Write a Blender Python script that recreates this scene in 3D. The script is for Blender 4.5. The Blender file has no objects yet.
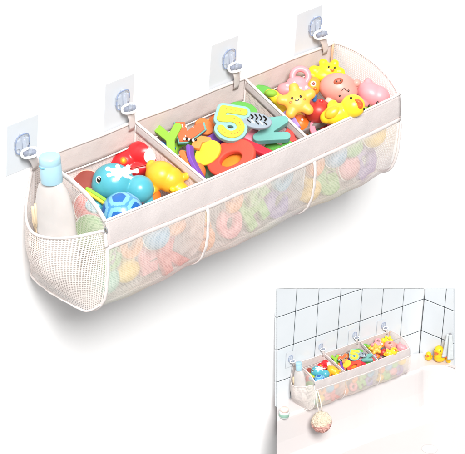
import bpy, bmesh, math, random
from mathutils import Vector, Matrix, Euler
random.seed(7)
S = bpy.context.scene
COL = S.collection
# ------------------------------------------------------------------ camera
CAM_POS = (-1.81649, -2.09877, 1.78239)
CAM_ROT = (1.020537, -0.064006, -0.775297)
F = 2315.922                                  # focal length for a 465 pixel wide picture
cam_d = bpy.data.cameras.new("camera"); cam = bpy.data.objects.new("camera", cam_d); COL.objects.link(cam)
cam.location = CAM_POS; cam.rotation_euler = CAM_ROT
cam_d.sensor_width = 36; cam_d.lens = F * 36 / 465; cam_d.clip_start = .05; cam_d.clip_end = 100
S.camera = cam
CR = Euler(CAM_ROT).to_matrix(); CP = Vector(CAM_POS)
K = .00145                                     # one photo pixel in metres at the organizer
# ------------------------------------------------------------------ light
W = bpy.data.worlds.new("World"); S.world = W; W.use_nodes = True
W.node_tree.nodes["Background"].inputs[0].default_value = (1.0, .995, .99, 1)
W.node_tree.nodes["Background"].inputs[1].default_value = .50
def area(name, loc, aim, size, power, col=(1, 1, 1)):
    d = bpy.data.lights.new(name, 'AREA'); d.energy = power; d.size = size; d.color = col; d.shape = 'SQUARE'
    o = bpy.data.objects.new(name, d); COL.objects.link(o); o.location = loc
    o.rotation_euler = (Vector(aim) - Vector(loc)).to_track_quat('-Z', 'Y').to_euler()
area("softbox_key", (-3.5, -5.3, 6.5), (.3, 0, 0), 3.0, 1780, (1, .99, .98))
S.view_settings.view_transform = 'Standard'; S.view_settings.look = 'None'
S.view_settings.exposure = -.38; S.view_settings.gamma = 1
S.render.engine = 'CYCLES'
S.cycles.max_bounces = 8; S.cycles.transparent_max_bounces = 24; S.cycles.diffuse_bounces = 4

def at(u, v, ax, val):
    d = CR @ Vector(((u - 232.5) / F, -(v - 227) / F, -1)); t = (val - CP[ax]) / d[ax]
    return CP + d * t
# ------------------------------------------------------------------ materials
def lin(h):
    c = [int(h[i:i + 2], 16) / 255 for i in (0, 2, 4)]
    return tuple((x / 12.92 if x <= .04045 else ((x + .055) / 1.055) ** 2.4) for x in c) + (1,)
MATS = {}
def new_mat(name):
    m = bpy.data.materials.new(name); m.use_nodes = True; nt = m.node_tree; nt.nodes.clear()
    return m, nt, nt.nodes, nt.links
def mat(name, hexc, rough=.4, vary=.06, bump=.0, bscale=300, spec=.5, sss=0, coat=0):
    """a plain surface with a little uneven tone and grain"""
    if name in MATS: return MATS[name]
    m, nt, N, L = new_mat(name)
    o = N.new('ShaderNodeOutputMaterial'); b = N.new('ShaderNodeBsdfPrincipled'); L.new(b.outputs[0], o.inputs[0])
    tc = N.new('ShaderNodeTexCoord'); n = N.new('ShaderNodeTexNoise'); n.inputs['Scale'].default_value = 45; n.inputs['Detail'].default_value = 4
    L.new(tc.outputs['Object'], n.inputs['Vector'])
    mx = N.new('ShaderNodeMixRGB'); mx.blend_type = 'MULTIPLY'; mx.inputs[0].default_value = 1
    mr = N.new('ShaderNodeMapRange'); mr.inputs[3].default_value = 1 - vary; mr.inputs[4].default_value = 1 + vary
    mr.inputs[1].default_value = .3; mr.inputs[2].default_value = .7
    L.new(n.outputs['Fac'], mr.inputs[0]); mx.inputs[1].default_value = lin(hexc); L.new(mr.outputs[0], mx.inputs[2])
    L.new(mx.outputs[0], b.inputs['Base Color'])
    b.inputs['Roughness'].default_value = rough; b.inputs['Specular IOR Level'].default_value = spec
    if sss: b.inputs['Subsurface Weight'].default_value = sss; b.inputs['Subsurface Radius'].default_value = (.01, .006, .004); b.inputs['Subsurface Scale'].default_value = .5
    if coat: b.inputs['Coat Weight'].default_value = coat
    if bump:
        n2 = N.new('ShaderNodeTexNoise'); n2.inputs['Scale'].default_value = bscale; n2.inputs['Detail'].default_value = 2
        L.new(tc.outputs['Object'], n2.inputs['Vector']); bp = N.new('ShaderNodeBump'); bp.inputs['Strength'].default_value = bump; bp.inputs['Distance'].default_value = .0006
        L.new(n2.outputs['Fac'], bp.inputs['Height']); L.new(bp.outputs[0], b.inputs['Normal'])
    MATS[name] = m
    return m
def net(name, hexc, pitch, thresh, base_alpha, hole_alpha, trans=.35):
    """woven net: threads round open holes on a square lattice, laid out in metres of cloth (UV)"""
    m, nt, N, L = new_mat(name)
    o = N.new('ShaderNodeOutputMaterial'); mix = N.new('ShaderNodeMixShader'); t = N.new('ShaderNodeBsdfTransparent')
    df = N.new('ShaderNodeBsdfDiffuse'); tr = N.new('ShaderNodeBsdfTranslucent'); ad = N.new('ShaderNodeMixShader'); ad.inputs[0].default_value = trans
    for s in (df, tr): s.inputs[0].default_value = lin(hexc)
    L.new(df.outputs[0], ad.inputs[1]); L.new(tr.outputs[0], ad.inputs[2])
    uv = N.new('ShaderNodeUVMap'); sp = N.new('ShaderNodeSeparateXYZ'); L.new(uv.outputs[0], sp.inputs[0])
    cs = []
    for i, pr in ((0, pitch), (1, pitch)):
        a = N.new('ShaderNodeMath'); a.operation = 'MULTIPLY'; a.inputs[1].default_value = 2 * math.pi / pr; L.new(sp.outputs[i], a.inputs[0])
        c = N.new('ShaderNodeMath'); c.operation = 'COSINE'; L.new(a.outputs[0], c.inputs[0]); cs.append(c)
    ad2 = N.new('ShaderNodeMath'); ad2.operation = 'ADD'; L.new(cs[0].outputs[0], ad2.inputs[0]); L.new(cs[1].outputs[0], ad2.inputs[1])
    mr = N.new('ShaderNodeMapRange'); mr.inputs[1].default_value = thresh - .25; mr.inputs[2].default_value = thresh + .25
    mr.inputs[3].default_value = base_alpha; mr.inputs[4].default_value = hole_alpha
    L.new(ad2.outputs[0], mr.inputs[0]); L.new(mr.outputs[0], mix.inputs[0])
    L.new(t.outputs[0], mix.inputs[1]); L.new(ad.outputs[0], mix.inputs[2]); L.new(mix.outputs[0], o.inputs[0])
    return m
def fabric(name, hexc, trans=.2, vary=.03):
    m, nt, N, L = new_mat(name)
    o = N.new('ShaderNodeOutputMaterial'); df = N.new('ShaderNodeBsdfDiffuse'); tr = N.new('ShaderNodeBsdfTranslucent'); ad = N.new('ShaderNodeMixShader'); ad.inputs[0].default_value = trans
    tc = N.new('ShaderNodeTexCoord'); n = N.new('ShaderNodeTexNoise'); n.inputs['Scale'].default_value = 14; n.inputs['Detail'].default_value = 5
    L.new(tc.outputs['Object'], n.inputs['Vector']); mr = N.new('ShaderNodeMapRange'); mr.inputs[1].default_value = .3; mr.inputs[2].default_value = .7; mr.inputs[3].default_value = 1 - vary; mr.inputs[4].default_value = 1 + vary
    L.new(n.outputs['Fac'], mr.inputs[0]); mx = N.new('ShaderNodeMixRGB'); mx.blend_type = 'MULTIPLY'; mx.inputs[0].default_value = 1; mx.inputs[1].default_value = lin(hexc); L.new(mr.outputs[0], mx.inputs[2])
    for s in (df, tr): L.new(mx.outputs[0], s.inputs[0])
    w = N.new('ShaderNodeTexNoise'); w.inputs['Scale'].default_value = 22; w.inputs['Detail'].default_value = 3; L.new(tc.outputs['Object'], w.inputs['Vector'])
    w2 = N.new('ShaderNodeTexNoise'); w2.inputs['Scale'].default_value = 900; L.new(tc.outputs['Object'], w2.inputs['Vector'])
    mm = N.new('ShaderNodeMath'); mm.operation = 'MULTIPLY_ADD'; mm.inputs[1].default_value = .16; L.new(w2.outputs['Fac'], mm.inputs[0]); L.new(w.outputs['Fac'], mm.inputs[2])
    bp = N.new('ShaderNodeBump'); bp.inputs['Strength'].default_value = .6; bp.inputs['Distance'].default_value = .004; L.new(mm.outputs[0], bp.inputs['Height'])
    for s in (df, tr): L.new(bp.outputs[0], s.inputs['Normal'])
    L.new(df.outputs[0], ad.inputs[1]); L.new(tr.outputs[0], ad.inputs[2]); L.new(ad.outputs[0], o.inputs[0])
    return m
def clear(name, hexc, alpha, rough=.15):
    m, nt, N, L = new_mat(name)
    o = N.new('ShaderNodeOutputMaterial'); b = N.new('ShaderNodeBsdfPrincipled'); L.new(b.outputs[0], o.inputs[0])
    b.inputs['Base Color'].default_value = lin(hexc); b.inputs['Roughness'].default_value = rough
    lw = N.new('ShaderNodeLayerWeight'); lw.inputs[0].default_value = .35; mr = N.new('ShaderNodeMapRange'); mr.inputs[3].default_value = alpha; mr.inputs[4].default_value = 1
    L.new(lw.outputs['Facing'], mr.inputs[0]); L.new(mr.outputs[0], b.inputs['Alpha'])
    return m
BAND = fabric('cream_pink_cloth', 'DED6D4', .22)
TRIM = fabric('white_binding', 'E9E1DE', .1)
NET_SIDE = net('open_net', 'FCF4F0', .0034, .45, .95, .06)
NET_FINE = net('fine_net', 'F7EEEA', .0030, .5, .8, .3)
NET_BACK = net('back_net', 'F4EBE7', .0026, .6, .96, .6)
SHEER = net('sheer_front_net', 'FDF8F3', .0022, .35, .66, .44, .35)
PAD = mat('pad_film', 'D2D6DA', .35, .01)
# ------------------------------------------------------------------ object helpers
ROOTS = []                                     # things that are copied into the small bath scene
def tagit(o, label, cat, group=None, kind=None):
    if label: o['label'] = label
    if cat: o['category'] = cat
    if group: o['group'] = group
    if kind: o['kind'] = kind
def empty(name, label, cat, loc=(0, 0, 0), rot=(0, 0, 0), group=None, small=None):
    o = bpy.data.objects.new(name, None); COL.objects.link(o); o.empty_display_size = .01
    o.location = loc; o.rotation_euler = rot; tagit(o, label, cat, group)
    if small is not None: ROOTS.append((o, small))
    return o
def link(name, me, m, parent=None, smooth=True):
    idx = [p.material_index for p in me.polygons]
    me.materials.clear()
    for q in (m if isinstance(m, (list, tuple)) else [m]): me.materials.append(q)
    if isinstance(m, (list, tuple)): me.polygons.foreach_set('material_index', idx)
    if smooth: me.polygons.foreach_set('use_smooth', [True] * len(me.polygons))
    o = bpy.data.objects.new(name, me); COL.objects.link(o)
    if parent: o.parent = parent
    return o
def from_bm(name, bm, m, parent=None, smooth=True):
    me = bpy.data.meshes.new(name); bm.to_mesh(me); bm.free()
    return link(name, me, m, parent, smooth)
def bake(o, name, m, parent, smooth=True):
    """evaluate a temporary object's modifiers or curve into a plain mesh"""
    bpy.context.view_layer.update()
    dg = bpy.context.evaluated_depsgraph_get()
    me = bpy.data.meshes.new_from_object(o.evaluated_get(dg)); data = o.data
    bpy.data.objects.remove(o)
    me.name = name
    return link(name, me, m, parent, smooth)
def blob(name, ells, m, parent, vox=.9, k=K, sm=6):
    """soft vinyl body: ellipsoids (x,y,z,rx,ry,rz[,deg]) in photo pixels, fused into one skin"""
    bm = bmesh.new()
    for e in ells:
        x, y, z, rx, ry, rz = e[:6]; a = math.radians(e[6]) if len(e) > 6 else 0
        M = Matrix.Translation((x * k, y * k, z * k)) @ Matrix.Rotation(a, 4, 'Z') @ Matrix.Diagonal((rx * k, ry * k, rz * k, 1))
        bmesh.ops.create_icosphere(bm, subdivisions=4, radius=1, matrix=M)
    me = bpy.data.meshes.new('t'); bm.to_mesh(me); bm.free()
    o = bpy.data.objects.new('t', me); COL.objects.link(o)
    r = o.modifiers.new('r', 'REMESH'); r.mode = 'VOXEL'; r.voxel_size = vox * k
    s = o.modifiers.new('s', 'SMOOTH'); s.iterations = sm; s.factor = .5
    return bake(o, name, m, parent)
def ball(name, x, y, z, rx, ry, rz, m, parent, k=K, a=0, sub=4):
    bm = bmesh.new(); M = Matrix.Translation((x * k, y * k, z * k)) @ Matrix.Rotation(math.radians(a), 4, 'Z') @ Matrix.Diagonal((rx * k, ry * k, rz * k, 1))
    bmesh.ops.create_icosphere(bm, subdivisions=sub, radius=1, matrix=M)
    return from_bm(name, bm, m, parent)
def slab(name, loops, th, m, parent, bev=.6, z=0, k=K):
    """flat foam shape from closed outlines in photo pixels, with rounded edges"""
    c = bpy.data.curves.new('c', 'CURVE'); c.dimensions = '2D'; c.fill_mode = 'BOTH'; c.extrude = max(th * k / 2 - bev * k, 1e-5); c.bevel_depth = bev * k; c.bevel_resolution = 3; c.offset = -bev * k
    for lp in loops:
        s = c.splines.new('POLY'); s.points.add(len(lp) - 1); s.use_cyclic_u = True
        for i, (x, y) in enumerate(lp): s.points[i].co = (x * k, y * k, 0, 1)
    o = bpy.data.objects.new('t', c); COL.objects.link(o)
    r = bake(o, name, m, parent, False); r.data.transform(Matrix.Translation((0, 0, z * k))); r.data.update()
    return r
def chunk(name, paths, r, th, m, parent, z=0, k=K, vox=.55):
    """thick rounded foam figure: a disc swept along straight-sided paths and fused"""
    bm = bmesh.new()
    for p in paths:
        for (x0, y0), (x1, y1) in zip(p, p[1:]):
            n = max(1, int(math.hypot(x1 - x0, y1 - y0) / (r * .18)))
            for i in range(n + 1):
                f = i / n; bmesh.ops.create_cone(bm, cap_ends=True, segments=28, radius1=r * k, radius2=r * k, depth=th * k, matrix=Matrix.Translation(((x0 + (x1 - x0) * f) * k, (y0 + (y1 - y0) * f) * k, z * k)))
    me = bpy.data.meshes.new('t'); bm.to_mesh(me); bm.free(); o = bpy.data.objects.new('t', me); COL.objects.link(o)
    q = o.modifiers.new('r', 'REMESH'); q.mode = 'VOXEL'; q.voxel_size = vox * k
    q = o.modifiers.new('s', 'SMOOTH'); q.iterations = 3; q.factor = .5
    return bake(o, name, m, parent)
def glyph(name, ch, size, th, off, m, parent, bev=.6, z=0, k=K, sx=1):
    c = bpy.data.curves.new('c', 'FONT'); c.body = ch; c.size = size * k; c.extrude = max(th * k / 2 - bev * k, 1e-5); c.bevel_depth = bev * k; c.bevel_resolution = 3; c.offset = off * k
    c.align_x = 'CENTER'; c.align_y = 'CENTER'
    o = bpy.data.objects.new('t', c); COL.objects.link(o); o.data.resolution_u = 8
    r = bake(o, name, m, parent, False)
    v = [p.co for p in r.data.vertices]
    cx = (min(p.x for p in v) + max(p.x for p in v)) / 2; cy = (min(p.y for p in v) + max(p.y for p in v)) / 2
    r.data.transform(Matrix.Translation((0, 0, z * k)) @ Matrix.Diagonal((sx, 1, 1, 1)) @ Matrix.Translation((-cx, -cy, 0))); r.data.update()
    return r
def circ(x, y, rx, ry, n=40, w=0, ph=0, lobes=0):
    return [(x + rx * math.cos(t) * (1 + w * math.cos(lobes * t + ph)), y + ry * math.sin(t) * (1 + w * math.cos(lobes * t + ph))) for t in [2 * math.pi * i / n for i in range(n)]]
def smoothline(pts, n=10):
    out = []; P = [pts[0]] + list(pts) + [pts[-1]]
    for i in range(1, len(P) - 2):
        for j in range(n):
            t = j / n; a, b, c, d = [Vector(P[i + q]) for q in (-1, 0, 1, 2)]
            out.append(.5 * ((2 * b) + (-a + c) * t + (2 * a - 5 * b + 4 * c - d) * t * t + (-a + 3 * b - 3 * c + d) * t ** 3))
    out.append(Vector(P[-1]))
    return out
def stroke(pts, w):
    """closed outline of a round-ended stripe along a centre line"""
    p = smoothline([(a, b, 0) for a, b in pts], 8); L_, R_ = [], []
    n = len(p)
    for i in range(n):
        d = (p[min(i + 1, n - 1)] - p[max(i - 1, 0)]).normalized(); q = Vector((-d.y, d.x, 0)) * w / 2
        L_.append(p[i] + q); R_.append(p[i] - q)
    d1 = (p[-1] - p[-2]).normalized(); d0 = (p[0] - p[1]).normalized()
    e1 = [p[-1] + Vector((-d1.y, d1.x, 0)) * w / 2 * math.cos(t) + d1 * w / 2 * math.sin(t) for t in [math.pi * i / 8 for i in range(1, 8)]]
    e0 = [p[0] + Vector((-d0.y, d0.x, 0)) * w / 2 * math.cos(t) + d0 * w / 2 * math.sin(t) for t in [math.pi * i / 8 for i in range(1, 8)]]
    return [(v.x, v.y) for v in L_ + e1 + R_[::-1] + e0]
def tube(bm, pts, r, n=10, closed=False, flat=1.0, up=None, uvl=None):
    """sweep; flat<1 squashes the section along the 'up' direction"""
    P = [Vector(p) for p in pts]; rings = []; m = len(P); u0 = Vector(up) if up else Vector((0, 0, 1))
    for i in range(m):
        if closed: d = (P[(i + 1) % m] - P[i - 1]).normalized()
        else: d = (P[min(i + 1, m - 1)] - P[max(i - 1, 0)]).normalized()
        a = d.cross(u0)
        if a.length < 1e-4: a = d.cross(Vector((1, 0, 0)))
        a.normalize(); b = a.cross(d).normalized()
        rings.append([bm.verts.new(P[i] + a * r * math.cos(2 * math.pi * j / n) + b * r * flat * math.sin(2 * math.pi * j / n)) for j in range(n)])
    for i in range(m if closed else m - 1):
        A, B = rings[i], rings[(i + 1) % m]
        for j in range(n): bm.faces.new((A[j], A[(j + 1) % n], B[(j + 1) % n], B[j]))
    if not closed:
        bm.faces.new(rings[0][::-1]); bm.faces.new(rings[-1])
def tube_obj(name, pts, r, m, parent, closed=False, flat=1.0, up=None, n=10):
    bm = bmesh.new(); tube(bm, pts, r, n, closed, flat, up); bmesh.ops.recalc_face_normals(bm, faces=bm.faces)
    return from_bm(name, bm, m, parent)
def cloth(name, f, nu, nv, su, sv, m, parent, thick=0):
    """cloth sheet f(u,v) with UVs measured in metres"""
    bm = bmesh.new(); uvl = bm.loops.layers.uv.new('UVMap')
    V = [[bm.verts.new(f(i / nu, j / nv)) for j in range(nv + 1)] for i in range(nu + 1)]
    for i in range(nu):
        for j in range(nv):
            fc = bm.faces.new((V[i][j], V[i + 1][j], V[i + 1][j + 1], V[i][j + 1]))
            for lp, (a, b) in zip(fc.loops, ((i, j), (i + 1, j), (i + 1, j + 1), (i, j + 1))): lp[uvl].uv = (a / nu * su, b / nv * sv)
    o = from_bm(name, bm, m, parent)
    if thick:
        s = o.modifiers.new('thickness', 'SOLIDIFY'); s.thickness = thick; s.offset = 0
    return o
def interp(tab, t):
    for (a, va), (b, vb) in zip(tab, tab[1:]):
        if t <= b:
            f = (t - a) / (b - a); f = max(0, f)
            return va + (vb - va) * f if not isinstance(va, Vector) else va.lerp(vb, f)
    return tab[-1][1]
def nz(x, y, s=1.0):
    return math.sin(x * 37.1 * s + 1.3 * math.sin(y * 23 * s)) * .5 + math.sin(y * 51.7 * s + x * 19 * s) * .3 + math.sin((x + y) * 83 * s) * .2

# ------------------------------------------------------------------ backdrop
bm = bmesh.new()
for co in ((-6, .0001, -5), (7, .0001, -5), (7, .0001, 5), (-6, .0001, 5)): bm.verts.new(co)
bm.faces.new(bm.verts)
o = from_bm('backdrop_wall', bm, mat('white_wall_paint', 'FBFBFB', .8, .002), None, False); o['kind'] = 'structure'

# ------------------------------------------------------------------ the organizer
OW, OD, HB, HF = .6, .149, .178, .150
org = empty('toy_organizer', 'large pale pink mesh hanging organizer with three compartments full of toys', 'organizer', group='mesh bath toy organizers',
            small='small pale mesh organizer hung on the tiled wall over the tub, full of toys')
def zfront(x): return HF - .003 * x / OW - .006 * math.sin(math.pi * x / OW) ** 1
def zback(x): return HB - .004 * x / OW + .0008 * math.sin(x * 40)
DIV = ((.1849, .1909), (.4067, .3951)); SEAM = (0, .1880, .4080, OW)
def seamw(x):
    for a, b in zip(SEAM, SEAM[1:]):
        if x <= b: return math.sin(math.pi * (x - a) / (b - a))
    return 0
PROF = [(-.1500, .118), (-.1555, .105), (-.1575, .085), (-.1575, .060), (-.1555, .035), (-.149, .014), (-.138, .000), (-.126, -.006)]
PR = smoothline([(y, z, 0) for y, z in PROF], 6)
def front_pt(x, t):
    i = t * (len(PR) - 1); a = PR[int(i)]; b = PR[min(int(i) + 1, len(PR) - 1)]; p = a.lerp(b, i - int(i))
    s = seamw(x); w = math.sin(math.pi * min(1, t * 1.0))
    endpull = .008 * (x / OW) * t
    return Vector((x * .990, p.x - .0055 * s * w - .0012 * nz(x * 3, t) * w, p.y + (zfront(x) - HF) * (1 - t) - (.004 * s - .003) * t + endpull + .0012 * math.sin(x * 90) * t))
cloth('front_panel', lambda u, v: front_pt(u * OW, v), 120, 30, OW, .14, SHEER, org)
bandbot = lambda x: front_pt(x, 0) + Vector((0, -.002, -.005))
def band_pt(u, v):
    x = u * OW; top = Vector((x * .991, -OD, zfront(x))); bot = Vector((x * .990, -.1555, zfront(x) - .0415 - .0006 * nz(x * 2, 1)))
    p = top.lerp(bot, v); p.y -= .0012 * math.sin(math.pi * v) + .0007 * nz(x * 4, v) * math.sin(math.pi * v)
    return p
cloth('front_band', band_pt, 100, 8, OW, .042, BAND, org, .0014)
tube_obj('band_top_binding', [band_pt(i / 60, 0) + Vector((0, -.0002, .0004)) for i in range(61)], .0020, TRIM, org, flat=.8)
tube_obj('band_lower_binding', [band_pt(i / 60, 1) + Vector((0, -.001, .0015)) for i in range(61)], .0034, TRIM, org, flat=.35, up=(0, 1, 0))
for k_, x0 in enumerate(SEAM[1:3]):
    pts = [front_pt(x0 + .004 * math.sin(math.pi * t) - .006 * t * t, t) + Vector((0, -.0018, 0)) for t in [i / 25 for i in range(25)]]
    tube_obj('seam_binding', pts, .0030, TRIM, org, flat=.4, up=(0, 1, 0))
yb, zb_ = PROF[-1]
def floor_pt(u, v):
    x = u * OW; a = front_pt(x, 1); b = Vector((x, -.003, -.004)); p = a.lerp(b, v); p.z -= .004 * math.sin(math.pi * v)
    return p
cloth('bottom_panel', floor_pt, 60, 12, OW, .14, BAND, org)
tube_obj('bottom_binding', [front_pt(i / 80 * OW, 1) for i in range(81)], .0013, TRIM, org)
# back
cloth('back_panel', lambda u, v: (u * OW, -.0015 + .001 * nz(u * 2, v), -.004 + (zback(u * OW) + .004 - .040) * v), 60, 14, OW, .14, NET_BACK, org)
cloth('back_band', lambda u, v: (u * OW, -.0035 - .0010 * nz(u * 3, v) * math.sin(math.pi * v), zback(u * OW) - .040 * (1 - v)), 60, 6, OW, .04, fabric('back_band_cloth', 'EEE3DF', .35), org, .001)
tube_obj('back_rim_binding', [(i / 60 * OW, -.0045, zback(i / 60 * OW)) for i in range(61)], .0024, TRIM, org)
tube_obj('back_seam_binding', [(i / 60 * OW, -.0052, zback(i / 60 * OW) - .040) for i in range(61)], .0013, TRIM, org)
for x0 in (DIV[0][0], DIV[1][0]):
    tube_obj('back_corner_binding', [(x0, -.006, .176 - .17 * t / 10) for t in range(11)], .0013, TRIM, org)
for v, dy in ((.10, -.0009), (.84, -.0013)):    # a running thread that dips in and out of the cloth
    tube_obj('stitching', [band_pt(i / 450, v) + Vector((0, dy + (.0011 if i % 3 == 0 else 0), 0)) for i in range(451)], .00035, mat('pink_thread', 'CDBBB6', .7), org, n=5)
# dividers
for xb, xf in DIV:
    def dv(u, v, xb=xb, xf=xf):
        x = xb + (xf - xb) * u; y = -.004 - (.1445) * u; zt = (zback(x) - .001) * (1 - u) + (zfront(x) - .002) * u - .003 * math.sin(math.pi * u)
        zl = .004 + .040 * max(0, (u - .8) / .2) ** 2; return Vector((x + .003 * math.sin(math.pi * u) * v, y, zl + (zt - zl) * v))
    cloth('divider', dv, 24, 20, .145, .17, NET_BACK, org)
    cloth('divider_band', lambda u, v: dv(u, 1) + Vector((-.0006, 0, -.016 * (1 - v))), 24, 3, .145, .016, BAND, org, .0008)
    tube_obj('divider_binding', [dv(i / 24, 1) for i in range(25)], .0022, TRIM, org)
    tube_obj('divider_corner_binding', [dv(1, 1 - i / 10) for i in range(10)], .0013, TRIM, org, up=(1, 0, 0))
# arched end panels
ARCH = [Vector((0, -.003, .178)), Vector((0, -.03, .182)), Vector((0, -.06, .1825)), Vector((0, -.088, .179)), Vector((0, -.115, .1715)), Vector((0, -.135, .161)), Vector((0, -.1488, .1495))]
AR = smoothline(ARCH, 6)
def arch(t, x, drop=0, fz=1):
    i = t * (len(AR) - 1); a = AR[int(i)]; b = AR[min(int(i) + 1, len(AR) - 1)]; p = a.lerp(b, i - int(i)).copy()
    p.x = x - (.0055 * t * t if x > .3 else 0); p.z -= drop * (0 if x < .3 else .0045)
    return p
def low(t):                                    # bottom outline of an end, from the back to the front
    return interp([(0, Vector((0, -.002, -.003))), (.8, Vector((0, -.122, -.002))), (.9, Vector((0, -.138, .010))), (1, Vector((0, -.147, .022)))], t)
for x0, bow in ((0, .026), (OW, .010)):
    def en(u, v, x0=x0, bow=bow):
        t = arch(u, x0, 1); b = low(u); p = b.lerp(t, v); p.x = x0 - (.0058 * u * u if x0 > .3 else 0) + bow * math.sin(math.pi * u) * math.sin(math.pi * min(1, v * 1.1)) * .6
        # keep the front edge on the belly of the front panel
        if u > .8:
            w = (u - .8) / .2; p.y -= .004 * w * math.sin(math.pi * v)
        return p
    cloth('end_panel', en, 30, 30, .15, .18, NET_FINE if x0 == 0 else NET_SIDE, org)
    tube_obj('end_arch_binding', [arch(i / 40, x0, 1) for i in range(41)], .0042 if x0 == 0 else .0024, TRIM if x0 == 0 else TRIM, org, flat=.45 if x0 == 0 else .7, up=(1, 0, 0) if x0 == 0 else None)
    tube_obj('end_front_binding', [front_pt(x0, i / 24) + Vector((0, -.0008, 0)) for i in range(25)], .0023, TRIM, org, up=(1, 0, 0))
tube_obj('end_corner_binding', [(OW - .004, -.006, .174 - .17 * t / 10) for t in range(11)], .0020, mat('tan_cord', 'D9AE8C', .6), org)
# outside pocket on the left end
PT = [(0, Vector((-.002, -.002, .176))), (.06, Vector((-.012, -.003, .130))), (.14, Vector((-.021, -.010, .104))), (.3, Vector((-.036, -.038, .0955))), (.5, Vector((-.037, -.070, .1000))), (.75, Vector((-.026, -.110, .1150))), (.92, Vector((-.006, -.140, .1300))), (1, Vector((-.001, -.1505, .1360)))]
PS = smoothline([p for _, p in PT], 8)
def pk_top(t):
    i = t * (len(PS) - 1); return PS[int(i)].lerp(PS[min(int(i) + 1, len(PS) - 1)], i - int(i))
def pk(u, v):
    t = pk_top(u); s = math.sin(math.pi * u ** .75) ** .6
    b = Vector((-.015 * s, -.002 - .148 * u, -.005 + (.022 * max(0, (u - .82) / .18) ** 1.5)))
    b.y = -.002 - .126 * min(1, u / .85) - .022 * max(0, (u - .85) / .15)
    p = b.lerp(t, v); p.x -= .014 * math.sin(math.pi * v) * s + .001 * nz(u, v * 2) * s
    if u > .85: p.y -= .008 * (u - .85) / .15 * math.sin(math.pi * v)
    return p
cloth('pocket_panel', pk, 40, 34, .17, .13, NET_SIDE, org)
tube_obj('pocket_top_binding', [PS[i] for i in range(len(PS))], .0021, TRIM, org)
tube_obj('pocket_bottom_binding', [pk(i / 40, 0) for i in range(41)], .0017, TRIM, org)
tube_obj('pocket_back_binding', [(-.001, -.002, .176 - .18 * i / 20) for i in range(21)], .0018, TRIM, org)
tube_obj('side_loop', [(-.004, -.1515, .134 + .0 * i) if i == 0 else Vector((-.004, -.1545 - .0005 * i, .137 - .0028 * i)) for i in range(9)], .0033, TRIM, org, flat=.35, up=(0, 1, 0))
r_ = [Vector((-.003, -.1545 + .003 * math.cos(t), .1385 + .004 * math.sin(t))) for t in [2 * math.pi * i / 20 for i in range(20)]]
tube_obj('eyelet', r_, .0009, mat('grey_metal', '8C8C90', .3), org, closed=True)
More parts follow.
